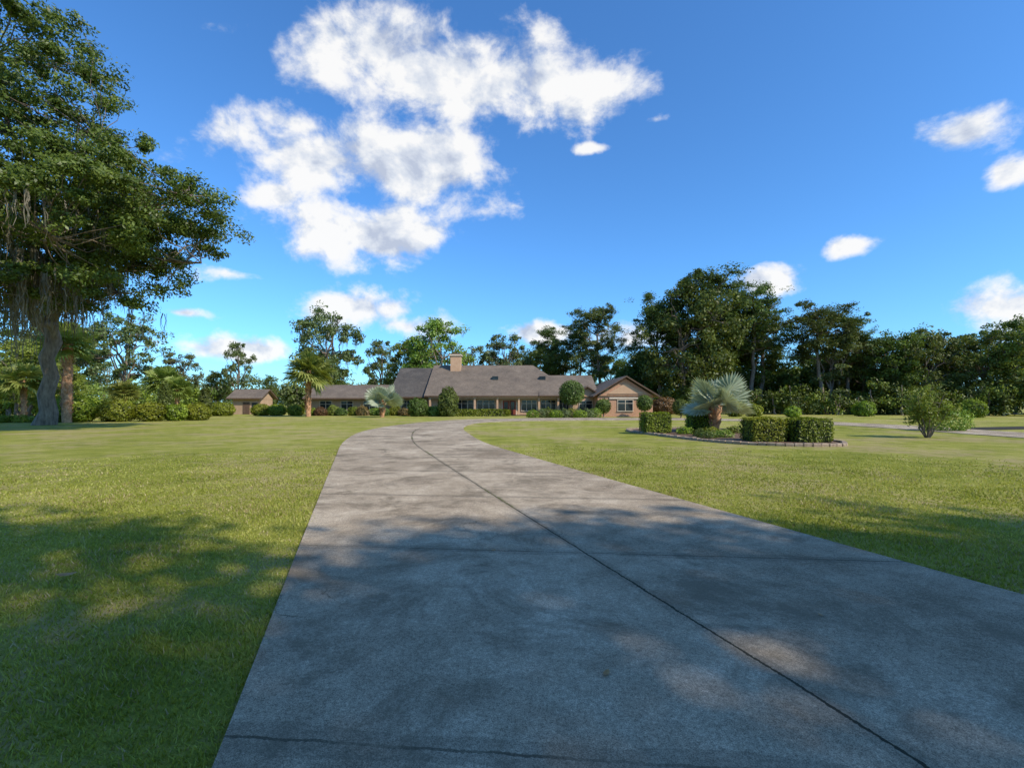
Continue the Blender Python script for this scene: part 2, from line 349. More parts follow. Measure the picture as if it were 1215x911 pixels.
vm = math_(nt, 'SUBTRACT', math_(nt, 'MODULO', math_(nt, 'ADD', math_(nt, 'ADD', math_(nt, 'ADD', Vv, .85), math_(nt, 'MULTIPLY', U, .10)), wob), 3.3), 1.6)
aV = math_(nt, 'ABSOLUTE', vm)
cv = math_(nt, 'LESS_THAN', aV, math_(nt, 'MULTIPLY', wv, .9))
vmw = math_(nt, 'LESS_THAN', aV, math_(nt, 'MULTIPLY', noise(nt, P, 1.5, 4), .2))
base = mixc(nt, math_(nt, 'MULTIPLY', math_(nt, 'MAXIMUM', vmw, cuw), .28), base, (.10, .085, .06))
crk = N(nt, 'ShaderNodeTexVoronoi', feature='DISTANCE_TO_EDGE'); crk.inputs['Scale'].default_value = .28
vadd = N(nt, 'ShaderNodeVectorMath', operation='MULTIPLY_ADD'); nv = N(nt, 'ShaderNodeTexNoise'); nv.inputs['Scale'].default_value = 1.5; nv.inputs['Detail'].default_value = 6
nt.links.new(P, nv.inputs[0]); nt.links.new(nv.outputs['Color'], vadd.inputs[0]); vadd.inputs[1].default_value = (1.3,)*3; nt.links.new(P, vadd.inputs[2]); nt.links.new(vadd.outputs[0], crk.inputs[0])
ck = math_(nt, 'MULTIPLY', math_(nt, 'LESS_THAN', crk.outputs['Distance'], .002), math_(nt, 'GREATER_THAN', noise(nt, P, .3, 2), .5))
cvw = ramp(nt, noise(nt, P, .9, 3), [(.4, (.3,)*3), (.6, (.85,)*3)])
j1 = math_(nt, 'MAXIMUM', math_(nt, 'MULTIPLY', cv, cvw), cu)
joint = math_(nt, 'MAXIMUM', j1, math_(nt, 'MULTIPLY', ck, .45))
base = mixc(nt, joint, base, (.045, .04, .025))
h = math_(nt, 'SUBTRACT', math_(nt, 'MULTIPLY_ADD', sp2, .35, math_(nt, 'MULTIPLY', sp1, .25)), math_(nt, 'MULTIPLY', joint, 1.2))
principled(nt, out, base, .9, bump(nt, h, .8, .014), .15); M['concrete'] = m
mb = MB(); n = len(Lc); t = np.linspace(0, 1, nu)[None, :, None]
G = Lc[:, None] * (1 - t) + Rc[:, None] * t
z = np.full(G.shape[:2] + (1,), .03); top = np.concatenate([G, z], -1)
i, j = np.meshgrid(np.arange(n - 1), np.arange(nu - 1), indexing='ij')
F = np.stack([i * nu + j, i * nu + j + 1, (i + 1) * nu + j + 1, (i + 1) * nu + j], -1)
mb.add(top, F, 'concrete')
for E, sgn in ((Lc, 1), (Rc, -1)):
    a = np.column_stack([E, np.full(n, .03)]); b_ = np.column_stack([E, np.full(n, -.05)])
    q = np.stack([a[:-1], a[1:], b_[1:], b_[:-1]], 1); mb.polys(q if sgn > 0 else q[:, ::-1], 'concrete')
drv = mb.obj('concrete_driveway')
me = drv.data; uvl = me.uv_layers.new(name='UVMap'); mid = (Lc + Rc) / 2
arc = np.concatenate([[0], np.cumsum(np.linalg.norm(np.diff(mid, axis=0), axis=1))]); wd = np.linalg.norm(Rc - Lc, axis=1)
UVv = np.stack([(t[0, :, 0][None] - .5) * wd[:, None], np.repeat(arc[:, None], nu, 1)], -1).reshape(-1, 2)
allv = np.full((len(me.vertices), 2), 1.0); allv[:len(UVv)] = UVv
li = np.empty(len(me.loops), np.int32); me.loops.foreach_get('vertex_index', li); uvl.data.foreach_set('uv', allv[li].astype(np.float32).ravel())
mb = MB(); pa = catmull([(30, 33), (40, 36), (52, 38), (70, 38)]); pb = catmull([(30, 30.5), (41, 33), (52, 35), (70, 35)]); n = len(pa)
a = np.column_stack([pa, np.full(n, .026)]); b_ = np.column_stack([pb, np.full(n, .026)]); mb.polys(np.stack([b_[:-1], b_[1:], a[1:], a[:-1]], 1), 'concrete')
mb.obj('footpath')

# grass blades
rng = np.random.default_rng(3); NB = 420000
r = 1.3 + 19 * rng.uniform(0, 1, NB) ** 1.15; th = rng.uniform(-1.0, 1.0, NB)
kf = rng.uniform(0, 1, NB) < np.clip((20 - r) / 13, 0, 1); r, th = r[kf], th[kf]; NB = len(r)
x = r * np.sin(th); y = r * np.cos(th); xl = np.interp(y, Lc[:50, 1], Lc[:50, 0]); xr = np.interp(y, Rc[:50, 1], Rc[:50, 0])
k = (x < xl + .03 + .06 * rng.uniform(-1, 1, NB) + .03 * np.sin(y * 5)) | (x > xr - .03 + .06 * rng.uniform(-1, 1, NB) + .03 * np.sin(y * 4)); x, y, r = x[k], y[k], r[k]; n = len(x)
hh = rng.uniform(.016, .042, n) * (1 + .25 * np.sin(x * 2.1 + 3 * np.sin(y))) ; w = .0026 * (1 + r * .25); az = rng.uniform(0, 6.28, n); ln = rng.uniform(.2, 1.1, n) * hh; la = rng.uniform(0, 6.28, n)
b0 = np.stack([x - w * np.cos(az), y - w * np.sin(az), np.zeros(n)], -1); b1 = np.stack([x + w * np.cos(az), y + w * np.sin(az), np.zeros(n)], -1)
tp = np.stack([x + ln * np.cos(la), y + ln * np.sin(la), hh], -1); T3 = np.stack([b0, b1, tp], 1)
dry = rng.uniform(0, 1, n) < .08 + .3 * np.clip(np.sin(x * 1.3 + 2 * np.sin(y * .9)) * np.sin(y * 1.1 + 1.5 * np.sin(x * .7)), 0, 1)
gm = MB(3); gm.polys(T3[~dry], 'grassb'); gm.polys(T3[dry], 'hay'); gm.obj('grass')
n = 2200; yy = rng.uniform(6, 30, n); xm = (np.interp(yy, Lc[:70, 1], Lc[:70, 0]) + np.interp(yy, Rc[:70, 1], Rc[:70, 0])) / 2 + rng.normal(size=n) * .015
kk = np.sin(yy * 1.7) + np.sin(yy * .9 + 1) + rng.normal(size=n) * .3 > .9; yy, xm = yy[kk], xm[kk]; n = len(yy)
hh = rng.uniform(.01, .03, n); az = rng.uniform(0, 3.14, n); ww = .004
P3 = np.stack([np.stack([xm - ww * np.cos(az), yy - ww * np.sin(az), np.full(n, .03)], -1), np.stack([xm + ww * np.cos(az), yy + ww * np.sin(az), np.full(n, .03)], -1), np.stack([xm + rng.normal(size=n) * .02, yy, .03 + hh], -1)], 1)
gm = MB(3); gm.polys(P3, 'oak'); gm.obj('weeds')
for (x, y, s, a) in ((-4.05, 4.4, .08, .3), (.55, 2.82, .035, 1.0), (2.3, 3.6, .025, 2.), (-.2, 5.2, .03, .6)):
    zz = .05 if x < -3 else .036
    mb = MB(); u = np.linspace(-1, 1, 7); V = []
    for q in u: 
        wd_ = .45 * (1 - q * q) ** .7 + .03; V += [(q * s, -wd_ * s, .25 * s * q * q + .15 * s * wd_), (q * s, wd_ * s, .25 * s * q * q + .3 * s * wd_)]
    mb.add(V, [(2 * q, 2 * q + 2, 2 * q + 3, 2 * q + 1) for q in range(6)], 'dryleaf'); o = mb.obj('fallen_leaf', None, (x, y, zz)); o.rotation_euler = (0, 0, a)

# ------------------------------------------------------------------ house
house = bpy.data.objects.new('ranch_house', None); COL.objects.link(house)
def gable(name, x0, x1, y0, y1, ze, zr, axis='x', hipr=0, hipl=0, th=.18, mat='roof', shift=None):
    mb = MB(); 
    if axis == 'x':
        ym = shift if shift is not None else (y0 + y1) / 2; A = [(x0, y0, ze), (x1, y0, ze), (x1 - hipr, ym, zr), (x0 + hipl, ym, zr), (x0, y1, ze), (x1, y1, ze)]
    else:
        xm = (x0 + x1) / 2; A = [(x0, y1, ze), (x0, y0, ze), (xm, y0 + hipr, zr), (xm, y1 - hipl, zr), (x1, y1, ze), (x1, y0, ze)]
    A = np.array(A, float); B = A - np.array([0, 0, th]); V = np.vstack([A, B])
    mb.add(V, [(0, 1, 2, 3), (3, 2, 5, 4), (6, 9, 8, 7), (9, 10, 11, 8)], mat)
    mb.add(V, [(0, 6, 7, 1), (5, 11, 10, 4)], 'trim')
    if hipr == 0 or axis == 'y': mb.add(V, [(1, 7, 8, 2), (2, 8, 11, 5)], 'trim')
    if hipl == 0 or axis == 'y': mb.add(V, [(3, 9, 6, 0), (4, 10, 9, 3)], 'trim')
    if hipr and axis == 'x':
        mb.add([A[1], A[5], A[2], A[2] + np.array([0, .01, 0])], [(0, 1, 3, 2)], mat)
    return mb.obj(name, house)
def part(name, fn):
    mb = MB(); fn(mb); return mb.obj(name, house)
def gable_wall(mb, x0, x1, y, z0, zp, mat, d=.2):
    xm = (x0 + x1) / 2; V = [(x0, y, z0), (x1, y, z0), (xm + .02, y, zp), (xm - .02, y, zp)]; V += [(a, b + d, c) for a, b, c in V]
    mb.add(V, [(0, 1, 2, 3), (5, 4, 7, 6), (1, 5, 6, 2), (4, 0, 3, 7)], mat)
def window(mb, x0, x1, y, z0, z1, nm):
    mb.box(x0, x1, y - .03, y + .1, z0, z1, 'glass'); f = .07
    mb.box(x0 - f, x1 + f, y - .09, y + .02, z1, z1 + f, 'white'); mb.box(x0 - f, x1 + f, y - .13, y + .02, z0 - f * 1.3, z0, 'white')
    for i in range(nm + 1):
        xx = x0 + (x1 - x0) * i / nm; mb.box(xx - f / 2, xx + f / 2, y - .08, y + .02, z0, z1, 'white')
    mb.box(x0, x1, y - .065, y + .01, (z0 + z1) / 2 + .25, (z0 + z1) / 2 + .30, 'white')
part('main_walls', lambda b: (b.box(-12, 9, 70.6, 85, 0, 2.8, 'stucco'), b.box(-17.3, -12, 71.2, 84, 0, 2.7, 'stucco2')))
gable('main_roof', -12.6, 9.8, 69.2, 87, 2.9, 7.95, hipr=6.4)
gable('family_room_roof', -18, -12.64, 70, 86, 2.75, 7.5, mat='roofd')
part('left_gable', lambda b: b.add([(-17.6, 70.9, 2.6), (-17.6, 85.1, 2.6), (-17.6, 78.1, 7.2), (-17.6, 77.9, 7.2)], [(0, 3, 2, 1)], 'stucco2'))
part('main_gable', lambda b: b.add([(-12.3, 70.2, 2.7), (-12.3, 86, 2.7), (-12.3, 78.2, 7.7), (-12.3, 78, 7.7)], [(0, 3, 2, 1)], 'stucco2'))
part('chimney', lambda b: (b.box(-9.7, -8.1, 76.2, 77.6, 5, 9.3, 'stucco'), b.box(-9.85, -7.95, 76.05, 77.75, 9.3, 9.5, 'white'), b.box(-9.5, -8.3, 76.4, 77.4, 9.5, 9.75, 'trim')))
def front(b):
    for a in ((-10.6, -9), (-8.2, -5.6), (-5.1, -2.5), (1.4, 3.6), (4.2, 6.4), (6.9, 8.4)): window(b, a[0], a[1], 70.6, .75, 2.25, 3)
    for a in ((-16.3, -14.6), (-14, -12.6)): window(b, a[0], a[1], 71.2, .8, 2.2, 2)
part('front_windows', front)
def porch(b):
    for x in (-11.8, -8.6, -5.35, -2.1, 1.0, 3.9, 6.65, 9.3): b.box(x - .13, x + .13, 69.5, 69.76, 0, 2.74, 'stucco')
    b.box(-12.3, 9.5, 69.35, 70.58, .0, .12, 'concrete'); b.box(-12, 9.2, 69.48, 69.78, 2.46, 2.74, 'stucco')
part('porch_posts', porch)
def dr(b):
    b.box(-1.5, .7, 70.5, 70.65, .12, 2.3, 'white')
    for x in (-1.35, -.37): b.box(x, x + .93, 70.44, 70.52, .15, 2.2, 'door'); b.box(x + .2, x + .73, 70.41, 70.45, .9, 2.0, 'glass')
part('front_door', dr)
def sky(b):
    for x in (-3, 4.2): b.box(x, x + .9, 73.5, 74.7, 5.37, 5.92, 'glass')
part('skylights', sky)
gable('side_roof', 3.9, 12.5, 69.0, 83, 2.95, 6.2, mat='roof')
part('side_walls', lambda b: b.box(9.0, 12, 70.3, 82, 0, 2.8, 'stucco'))
part('garage_walls', lambda b: (b.box(11.2, 18.4, 63.2, 76, 0, 2.75, 'brick'), gable_wall(b, 11.2, 18.4, 63.0, 2.752, 5.0, 'brick'), window(b, 13.8, 15.8, 62.99 + .2, .8, 2.2, 2)))
gable('garage_roof', 10.5, 19.1, 62.4, 78, 2.75, 5.35, 'y')
part('garage_arch', lambda b: (b.box(12.7, 17.1, 63.05, 63.2, 2.35, 2.55, 'white'), gable_wall(b, 12.4, 17.2, 62.9, 3.0, 4.4, 'stucco', .05)))
part('bay_walls', lambda b: (b.box(8.2, 12.2, 66.2, 72, 0, 2.7, 'stucco'), gable_wall(b, 8.2, 12.2, 66.0, 2.702, 3.9, 'stucco'), window(b, 9.2, 11, 66.2, .8, 2.1, 2)))
gable('bay_roof', 7.8, 12.6, 65.5, 76, 2.68, 4.15, 'y')
part('wing_walls', lambda b: (b.box(-30.5, -18, 73, 81, 0, 2.6, 'stucco2'), [window(b, x, x + 1.8, 73, .7, 2.1, 2) for x in (-29, -25.8, -22.4)]))
gable('wing_roof', -31.2, -17.9, 71.9, 82.2, 2.6, 4.75)
shed = bpy.data.objects.new('garden_shed', None); COL.objects.link(shed)
_h = house; house = shed
part('walls', lambda b: (b.box(-46.2, -41.6, 80, 84, 0, 2.7, 'stucco2'), b.box(-44.5, -43.4, 79.93, 80.05, .05, 2.0, 'trim'), b.box(-43, -42.1, 79.93, 80.05, .9, 1.9, 'glass')))
gable('roof', -46.9, -41, 79.3, 84.7, 2.7, 4.2, hipl=0)
part('gable_ends', lambda b: (b.add([(-46.25, 80, 2.5), (-46.25, 84, 2.5), (-46.25, 82.1, 3.9), (-46.25, 81.9, 3.9)], [(0, 3, 2, 1)], 'stucco2'), b.add([(-41.55, 80, 2.5), (-41.55, 84, 2.5), (-41.55, 82.1, 3.9), (-41.55, 81.9, 3.9)], [(0, 1, 2, 3)], 'stucco2')))
house = _h

# ------------------------------------------------------------------ trees
OA = [oak(1), oak(2, nc=105, R=7.5, base=.12), oak(3, mat='grey', nc=65, moss=2, base=.2, R=6.5, cr=1.35), oak(4, mat='bright', nc=80, base=.15, R=6.2, moss=1), oak(5, R=5.2, nc=70, base=.2, moss=1), oak(6, mat='grey', R=5, nc=45, cr=1.2, base=.25, moss=2)]
PI = [pine(11), pine(12, R=5.0, start=.4, nb=28), pine(13, R=5.2, start=.55, nb=22, cr=1.4), pine(14, R=4.0, start=.5, nb=20)]
def T(kind, name, x, y, h, wfac=1.0, rz=None):
    me = kind; H0 = 20. if me in PI else 16.; s = h / H0
    place(me, name, (x, y, 0), (s * wfac, s * wfac, s), R0.uniform(0, 6.28) if rz is None else rz)
T(OA[2], 'oak_tree', -68, 85, 18.5, .95); T(OA[0], 'oak_tree', -86, 92, 17); T(OA[5], 'oak_tree', -60, 88, 11.5, 1.0); T(OA[3], 'oak_tree', -76, 78, 12, 1.1); T(OA[1], 'oak_tree', -97, 85, 20); T(OA[2], 'oak_tree', -78, 84, 17, .9)
T(OA[3], 'oak_tree', -56, 56, 8.5, 1.3); T(OA[3], 'oak_tree', -51, 54, 6.5, 1.3); T(OA[3], 'oak_tree', -61, 60, 10, 1.1)
T(OA[5], 'cypress_tree', -54, 95, 14.5, .7); T(OA[4], 'cypress_tree', -46, 92, 7.6, .7); T(OA[4], 'oak_tree', -61, 100, 9)
T(OA[2], 'oak_tree', -38.5, 100, 22.5, .9); T(OA[5], 'oak_tree', -30, 110, 17, .85); T(OA[3], 'oak_tree', -24.5, 112, 17, .8); T(OA[4], 'oak_tree', -43, 112, 15, .9)
T(OA[3], 'oak_tree', -16.3, 105, 21, .95); T(OA[2], 'oak_tree', -9, 120, 17, 1); T(OA[5], 'oak_tree', -1, 112, 18.8, .95); T(OA[0], 'oak_tree', 7, 118, 16); T(OA[4], 'oak_tree', 12, 112, 15, 1.1); T(OA[3], 'oak_tree', -20, 116, 16, 1); T(OA[1], 'oak_tree', 2, 122, 15, 1.1)
T(PI[1], 'pine_tree', 18.5, 98, 21.5, 1.05); T(PI[2], 'pine_tree', 14, 104, 18.5, 1); T(PI[3], 'pine_tree', 9, 108, 18.5, 1.1); T(OA[1], 'oak_tree', 22, 108, 13); T(OA[0], 'oak_tree', 27, 100, 13)
T(OA[1], 'oak_tree', 30.5, 84, 23, .9); T(PI[1], 'pine_tree', 32.5, 86, 24.5, 1.3); T(PI[2], 'pine_tree', 27.5, 88, 20.5, 1.1); T(OA[0], 'oak_tree', 36.5, 88, 21, .9); T(PI[2], 'pine_tree', 42, 86, 22, 1.2); T(PI[3], 'pine_tree', 45.5, 88, 20, 1.3)
T(OA[4], 'oak_tree', 40.5, 92, 17, 1.1); T(OA[1], 'oak_tree', 46, 92, 14.5, 1)
T(PI[2], 'pine_tree', 52, 80, 18, 1.2); T(OA[5], 'oak_tree', 54, 82, 15.5, 1.2); T(OA[0], 'oak_tree', 61, 84, 13.5, 1); T(PI[0], 'pine_tree', 57, 82, 16.5, 1.2); T(OA[4], 'oak_tree', 62, 78, 14, 1.1)
T(OA[1], 'oak_tree', 66, 77, 13, 1); T(OA[0], 'oak_tree', 73, 76, 13.5, 1); T(OA[3], 'oak_tree', 75, 69, 13.8, 1); T(OA[4], 'oak_tree', 83, 80, 17, 1); T(OA[1], 'oak_tree', 92, 78, 18); T(OA[2], 'oak_tree', 69, 80, 15, 1.1)
def mass(name, xs, ys, h0, h1, n, cr, nleaf, size, mat, seed):
    rng = np.random.default_rng(seed); mb = MB(); t = rng.uniform(0, 1, n)
    cx = np.interp(t, np.linspace(0, 1, len(xs)), xs); cy = np.interp(t, np.linspace(0, 1, len(ys)), ys) + rng.uniform(-3, 3, n)
    env = h0 + (h1 - h0) * (.5 + .25 * np.sin(t * 31 + seed) + .25 * np.sin(t * 77 + 2 * seed))
    for a, b_, e in zip(cx, cy, env):
        z = e * rng.uniform(0, 1) ** .7; clump(mb, (a, b_, z), cr * rng.uniform(.6, 1.3), nleaf, size, rng, mat[int(rng.integers(len(mat)))], .8)
    for q in range(n // 10):
        i = rng.integers(n); mb.tube(curve((cx[i], cy[i], -.2), (cx[i] + rng.normal() * .5, cy[i], env[i]), 6, (0, 0, 0), rng, .1), np.linspace(.2, .07, 6), 'bark', 6)
    mb.obj(name)
mass('woodland', [22, 40, 60, 80, 110], [98, 96, 90, 84, 78], 7, 12, 560, 2.1, 150, .3, ['oak', 'oak', 'pine'], 5)
mass('woodland_undergrowth', [26, 45, 62, 74, 100], [84, 80, 74, 68, 62], 2.5, 5, 380, 1.2, 150, .19, ['oak', 'oak', 'pine', 'bright'], 6)
mass('background_woodland', [-130, -60, -45, -20, 25], [125, 130, 132, 130, 122], 5, 9, 380, 2.3, 120, .35, ['oak', 'grey'], 8)
mass('distant_trees', [-500, -150, 150, 520], [330, 380, 380, 330], 9, 17, 600, 6.5, 90, 1.1, ['oak', 'pine'], 9)
mass('left_undergrowth', [-95, -75, -58, -50], [66, 68, 72, 80], 2, 5, 260, 1.3, 140, .17, ['bright', 'oak', 'hedge'], 10)

# big live oak
rng = np.random.default_rng(21); mb = MB(); base = np.array([-36.8, 38, -.2])
tr = curve(base, (-35.6, 37.2, 9), 8, (.3, 0, 0), rng, .1); mb.tube(tr, [.8, .58, .52, .5, .48, .46, .43, .4], 'bark', 12, .06, rng)
E = [((-29, 28, 18), (8, 8, 7), 230), ((-22.6, 27, 12.4), (6.4, 6, 3.1), 150), ((-32, 32, 11.5), (8, 9, 4.5), 110), ((-38, 36, 16), (9, 9, 7), 55), ((-25, 29, 9), (5, 5, 2), 36)]
tg = [(-29, 27, 21), (-24, 28, 17), (-17.5, 26, 13), (-18, 28, 9.8), (-23, 24, 10), (-27, 24, 13), (-30, 26, 8.5), (-33, 36, 20), (-42, 36, 17), (-36, 30, 12), (-22, 31, 14), (-40, 44, 14), (-26, 32, 9)]
limbs = [tr[4:]]
for e in tg:
    l = curve(tr[rng.integers(4, 8)], e, 12, (0, 0, 1.2), rng, .3); limbs.append(l); mb.tube(l, np.linspace(.3, .05, 12), 'bark', 7)
cl = []
for c, rr, n in E:
    d = unit(rng.normal(size=(n, 3))); q = rng.uniform(0, 1, (n, 1)) ** .4; P = np.array(c) + d * q * np.array(rr)
    cl += [(p, rng.uniform(.5, 1.35)) for p in P]
grow(mb, limbs, cl, rng, 'oak_near', .10, 400, .55, .04, 0, asp=.5)
for c in [cc for cc in cl if cc[0][0] < -22 and cc[0][2] < 13]:
    if rng.uniform() < .6: mossy(mb, c[0], .9, 3, 2.2, .035, rng)
for x, y, z, L_ in ((-27.5, 27, 10.5, 5), (-28.5, 28, 10, 5.5), (-26, 27, 9, 3), (-30, 30, 10, 5), (-29.2, 26, 9.5, 4), (-33, 33, 9, 4), (-31, 34, 9, 4)):
    mossy(mb, (x, y, z), 1.0, 12, L_, .05, rng)
mb.obj('live_oak_tree')
# tall oaks behind the photographer, shading the foreground
sh = [oak(31, H=22, R=8.5, base=.42, nc=84, cr=1.8, nleaf=260, size=.2, mat='oak_near'), oak(32, H=22, R=8.5, base=.42, nc=74, cr=1.8, nleaf=260, size=.2, mat='oak_near')]
for k_, x, y, s_, a_ in ((0, -2, -12, 1., .4), (1, 9, -12, .97, 2.1), (0, 20, -11.3, .98, 4.), (1, 30, -12.8, 1., 1.), (0, 41, -13.0, .95, 3.), (1, -13, -12.5, 1, 5.)):
    place(sh[k_], 'oak_tree', (x, y, 0), s_, a_)

# palms
pal = fanpalm(41, 4.2, 36, 1.1, 1.3, 'palm', .22); pal2 = fanpalm(42, 7.0, 30, 1.2, 1.3, 'palm', .36)
place(pal2, 'sabal_palm_tree', (-39.6, 43, 0), 1.0, .3)
place(pal, 'sabal_palm_tree', (-27, 64, 0), 1.45, 1.); place(pal, 'sabal_palm_tree', (-44.5, 62, 0), 1.1, 2.); place(pal, 'sabal_palm_tree', (-41.5, 60, 0), .85, 3.); place(pal, 'sabal_palm_tree', (-45.5, 57, 0), .75, 4.); place(pal, 'sabal_palm_tree', (-50.5, 50, 0), 1.0, 5.)
bis = fanpalm(43, 1.35, 17, .85, .95, 'silver', .17, 34, False, wid=.07, droop=.03, minel=-12, foldk=.12, tilt=.6)
place(bis, 'silver_fan_palm', (11.3, 27, 0), 1.15, .7); place(bis, 'silver_fan_palm', (-16.4, 61, 0), 1.45, 2.)

# ------------------------------------------------------------------ shrubs
for i, (x, y, w_, h_) in enumerate(((-40.8, 45, 2.0, 2.3), (-37.4, 45.8, 1.5, 1.9), (-34.9, 46.7, 1.2, 1.8), (-33.4, 48, 1.1, 1.6), (-32.2, 49.6, 1.1, 1.7), (-41.5, 69, 1.7, 1.9), (-36.8, 71, 1.4, 1.6), (-34.5, 71, 1.3, 1.6), (-31.5, 70.5, 1.1, 1.5))):
    shrub('round_shrub', (x, y, h_ * .48), (w_, w_, h_ * .56), 'hedge', 150, .09, i)
for i, (x, y, r_, h_) in enumerate(((-36.6, 51, .65, 3.9), (-33.6, 53, .6, 3.6), (-43, 86, 1.1, 4.8))): shrub('columnar_cypress', (x, y, h_ / 2), (r_, r_, h_ / 2), 'oak', 200, .09, 20 + i)
for i in range(8): shrub('flowering_shrub', (-48 + i * .9 + (i % 3) * .4, 41.5 + i * .45, .28), (.9, .8, .4), ('hedge', 'red', 'bright')[i % 3] if i % 2 else 'hedge', 130, .08, 40 + i, core=False)
for i in range(13): shrub('foundation_shrub', (-29 + i * 1.5, 70.3 - (i % 2) * .8, .5), (.9, .8, .6 + .2 * (i % 3)), ('hedge', 'red', 'bright', 'oak')[i % 4], 110, .09, 60 + i)
shrub('clipped_hedge', (-5.4, 66.8, .45), (4.9, .6, .5), 'hedge', 130, .09, 80, True)
shrub('conical_shrub', (-8.6, 65, 1.8), (1.3, 1.3, 2.1), 'oak', 130, .1, 81); shrub('round_shrub', (-12.8, 66, 1.2), (1.4, 1.4, 1.3), 'oak', 130, .1, 82)
shrub('round_shrub', (-10.8, 66.5, .6), (1.0, 1, .8), 'bright', 130, .1, 83)
def topiary(x, y, zc, rr, seed):
    rg = np.random.default_rng(seed); b = MB(); b.tube(curve((0, 0, -.1), (0, 0, zc), 5, (.1, 0, 0), rg, .03), np.linspace(.09, .06, 5), 'bark', 6)
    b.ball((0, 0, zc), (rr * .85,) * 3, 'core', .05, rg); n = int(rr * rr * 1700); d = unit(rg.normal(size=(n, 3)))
    b.polys(leafquads(np.array([0, 0, zc]) + d * rr * rg.uniform(.85, 1.06, (n, 1)), unit(d + rg.normal(size=(n, 3)) * .5), .09, rg, .6), 'oak'); b.obj('topiary_tree', None, (x, y, 0))
topiary(7.4, 60, 3.05, 1.55, 1); topiary(16.7, 61, 1.8, 1.0, 2); topiary(11.6, 61.5, 1.4, .95, 3); topiary(20.2, 58, 1.3, .95, 4)
for i in range(9): shrub('low_shrub', (2.6 + i * .95, 59.2 + (i % 3) * .5 - .1 * i, .4), (.85, .7, .6 + .12 * (i % 3)), ('hedge', 'grey', 'bright')[i % 3], 150, .07, 90 + i, core=False)
shrub('red_shrub', (24.5, 78, 1.3), (2.0, 2, 1.5), 'red', 90, .14, 120, core=False)
for i, (x, y, r_) in enumerate(((33, 66, 1.1), (36, 62, .9), (29.5, 64, .9), (48, 66, 1.3), (26, 70, 1.3), (57, 60, 1.4))): shrub('round_shrub', (x, y, r_ * .7), (r_, r_, r_ * .85), 'hedge', 120, .1, 130 + i)
rg = np.random.default_rng(77); b = MB(); cl = []; st = []
for i in range(9):
    a = i * .7; e = np.array([.75 * math.cos(a), .75 * math.sin(a), 1.7 + .4 * math.sin(i * 3.)]); l = curve((.05 * math.cos(a), .05 * math.sin(a), -.05), e, 7, (0, 0, 0), rg, .03); st.append(l); b.tube(l, np.linspace(.035, .012, 7), 'bark', 5)
for i in range(95):
    d = unit(rg.normal(size=3)); cl.append((np.array([0, 0, 1.45]) + d * rg.uniform(.3, 1) * np.array([1.05, 1.05, .95]), .26))
grow(b, st, cl, rg, 'bright', .045, 90, .8, .012); b.obj('airy_shrub', None, (20.1, 23.4, 0))
shrub('round_shrub', (26.5, 29.5, .6), (1.3, 1.1, .85), 'bright', 170, .06, 140, core=False); shrub('round_shrub', (45, 52, 1), (2, 1.6, 1.2), 'hedge', 100, .09, 141)

# ------------------------------------------------------------------ garden island
isl = catmull([(6.9, 28.6), (7.6, 24.5), (8.7, 20.4), (10.4, 18.7), (12.6, 18.6), (13.7, 20.6), (14.4, 26), (13.2, 30.5), (9.8, 31.8), (7.5, 30.6), (6.9, 28.6)], 10)
bm_ = MB(3); c0 = isl[:-1].mean(0)
P = np.stack([np.column_stack([isl[:-1], np.full(len(isl) - 1, .06)]), np.column_stack([isl[1:], np.full(len(isl) - 1, .06)]), np.tile([c0[0], c0[1], .1], (len(isl) - 1, 1))], 1)
if np.cross(P[0, 1] - P[0, 0], P[0, 2] - P[0, 0])[2] < 0: P = P[:, ::-1]
bm_.polys(P, 'mulch'); bm_.obj('mulch_bed')
b = MB(); seg = np.linalg.norm(np.diff(isl, axis=0), axis=1); s = np.concatenate([[0], np.cumsum(seg)]); rg = np.random.default_rng(5)
for d in np.arange(0, s[-1], .31):
    p = np.array([np.interp(d, s, isl[:, 0]), np.interp(d, s, isl[:, 1])]); q = np.array([np.interp(d + .05, s, isl[:, 0]), np.interp(d + .05, s, isl[:, 1])]); t_ = unit(q - p); n_ = np.array([-t_[1], t_[0]])
    h = .12 + rg.uniform(-.02, .02); V = []; oj = rg.uniform(-.015, .015)
    for (u_, v_, z_) in ((-.14, -.09, 0), (.14, -.09, 0), (.14, .09, 0), (-.14, .09, 0), (-.145, -.095, h * .8), (.145, -.095, h * .8), (.145, .095, h * .8), (-.145, .095, h * .8), (-.12, -.07, h), (.12, -.07, h), (.12, .07, h), (-.12, .07, h)):
        w_ = p + t_ * u_ + n_ * (v_ + oj); V.append((w_[0], w_[1], z_))
    F = [(8, 9, 10, 11)]
    for a_ in (0, 4):
        for q_ in range(4): F.append((a_ + q_, a_ + (q_ + 1) % 4, a_ + 4 + (q_ + 1) % 4, a_ + 4 + q_))
    b.add(V, F, 'stone')
b.obj('stone_edging')
for i, (x, y, w_, h_) in enumerate(((7.9, 26.6, .75, 1.1), (10.9, 28.2, .62, .98), (10.65, 20.5, .72, 1.0), (12.3, 20.2, .76, .98))): shrub('clipped_hedge', (x, y, h_ / 2 + .05), (w_, w_ * .9, h_ / 2), 'hedge', 420, .042, 150 + i, True)
for i, (x, y) in enumerate(((9.2, 23.5), (9.9, 22.6), (9.0, 25.2), (12.6, 24), (12, 26), (10.2, 24.6), (8.9, 22.2))): shrub('low_plant', (x, y, .2), (.45, .4, .26), ('oak', 'bright', 'hedge')[i % 3], 300, .05, 160 + i, core=False)

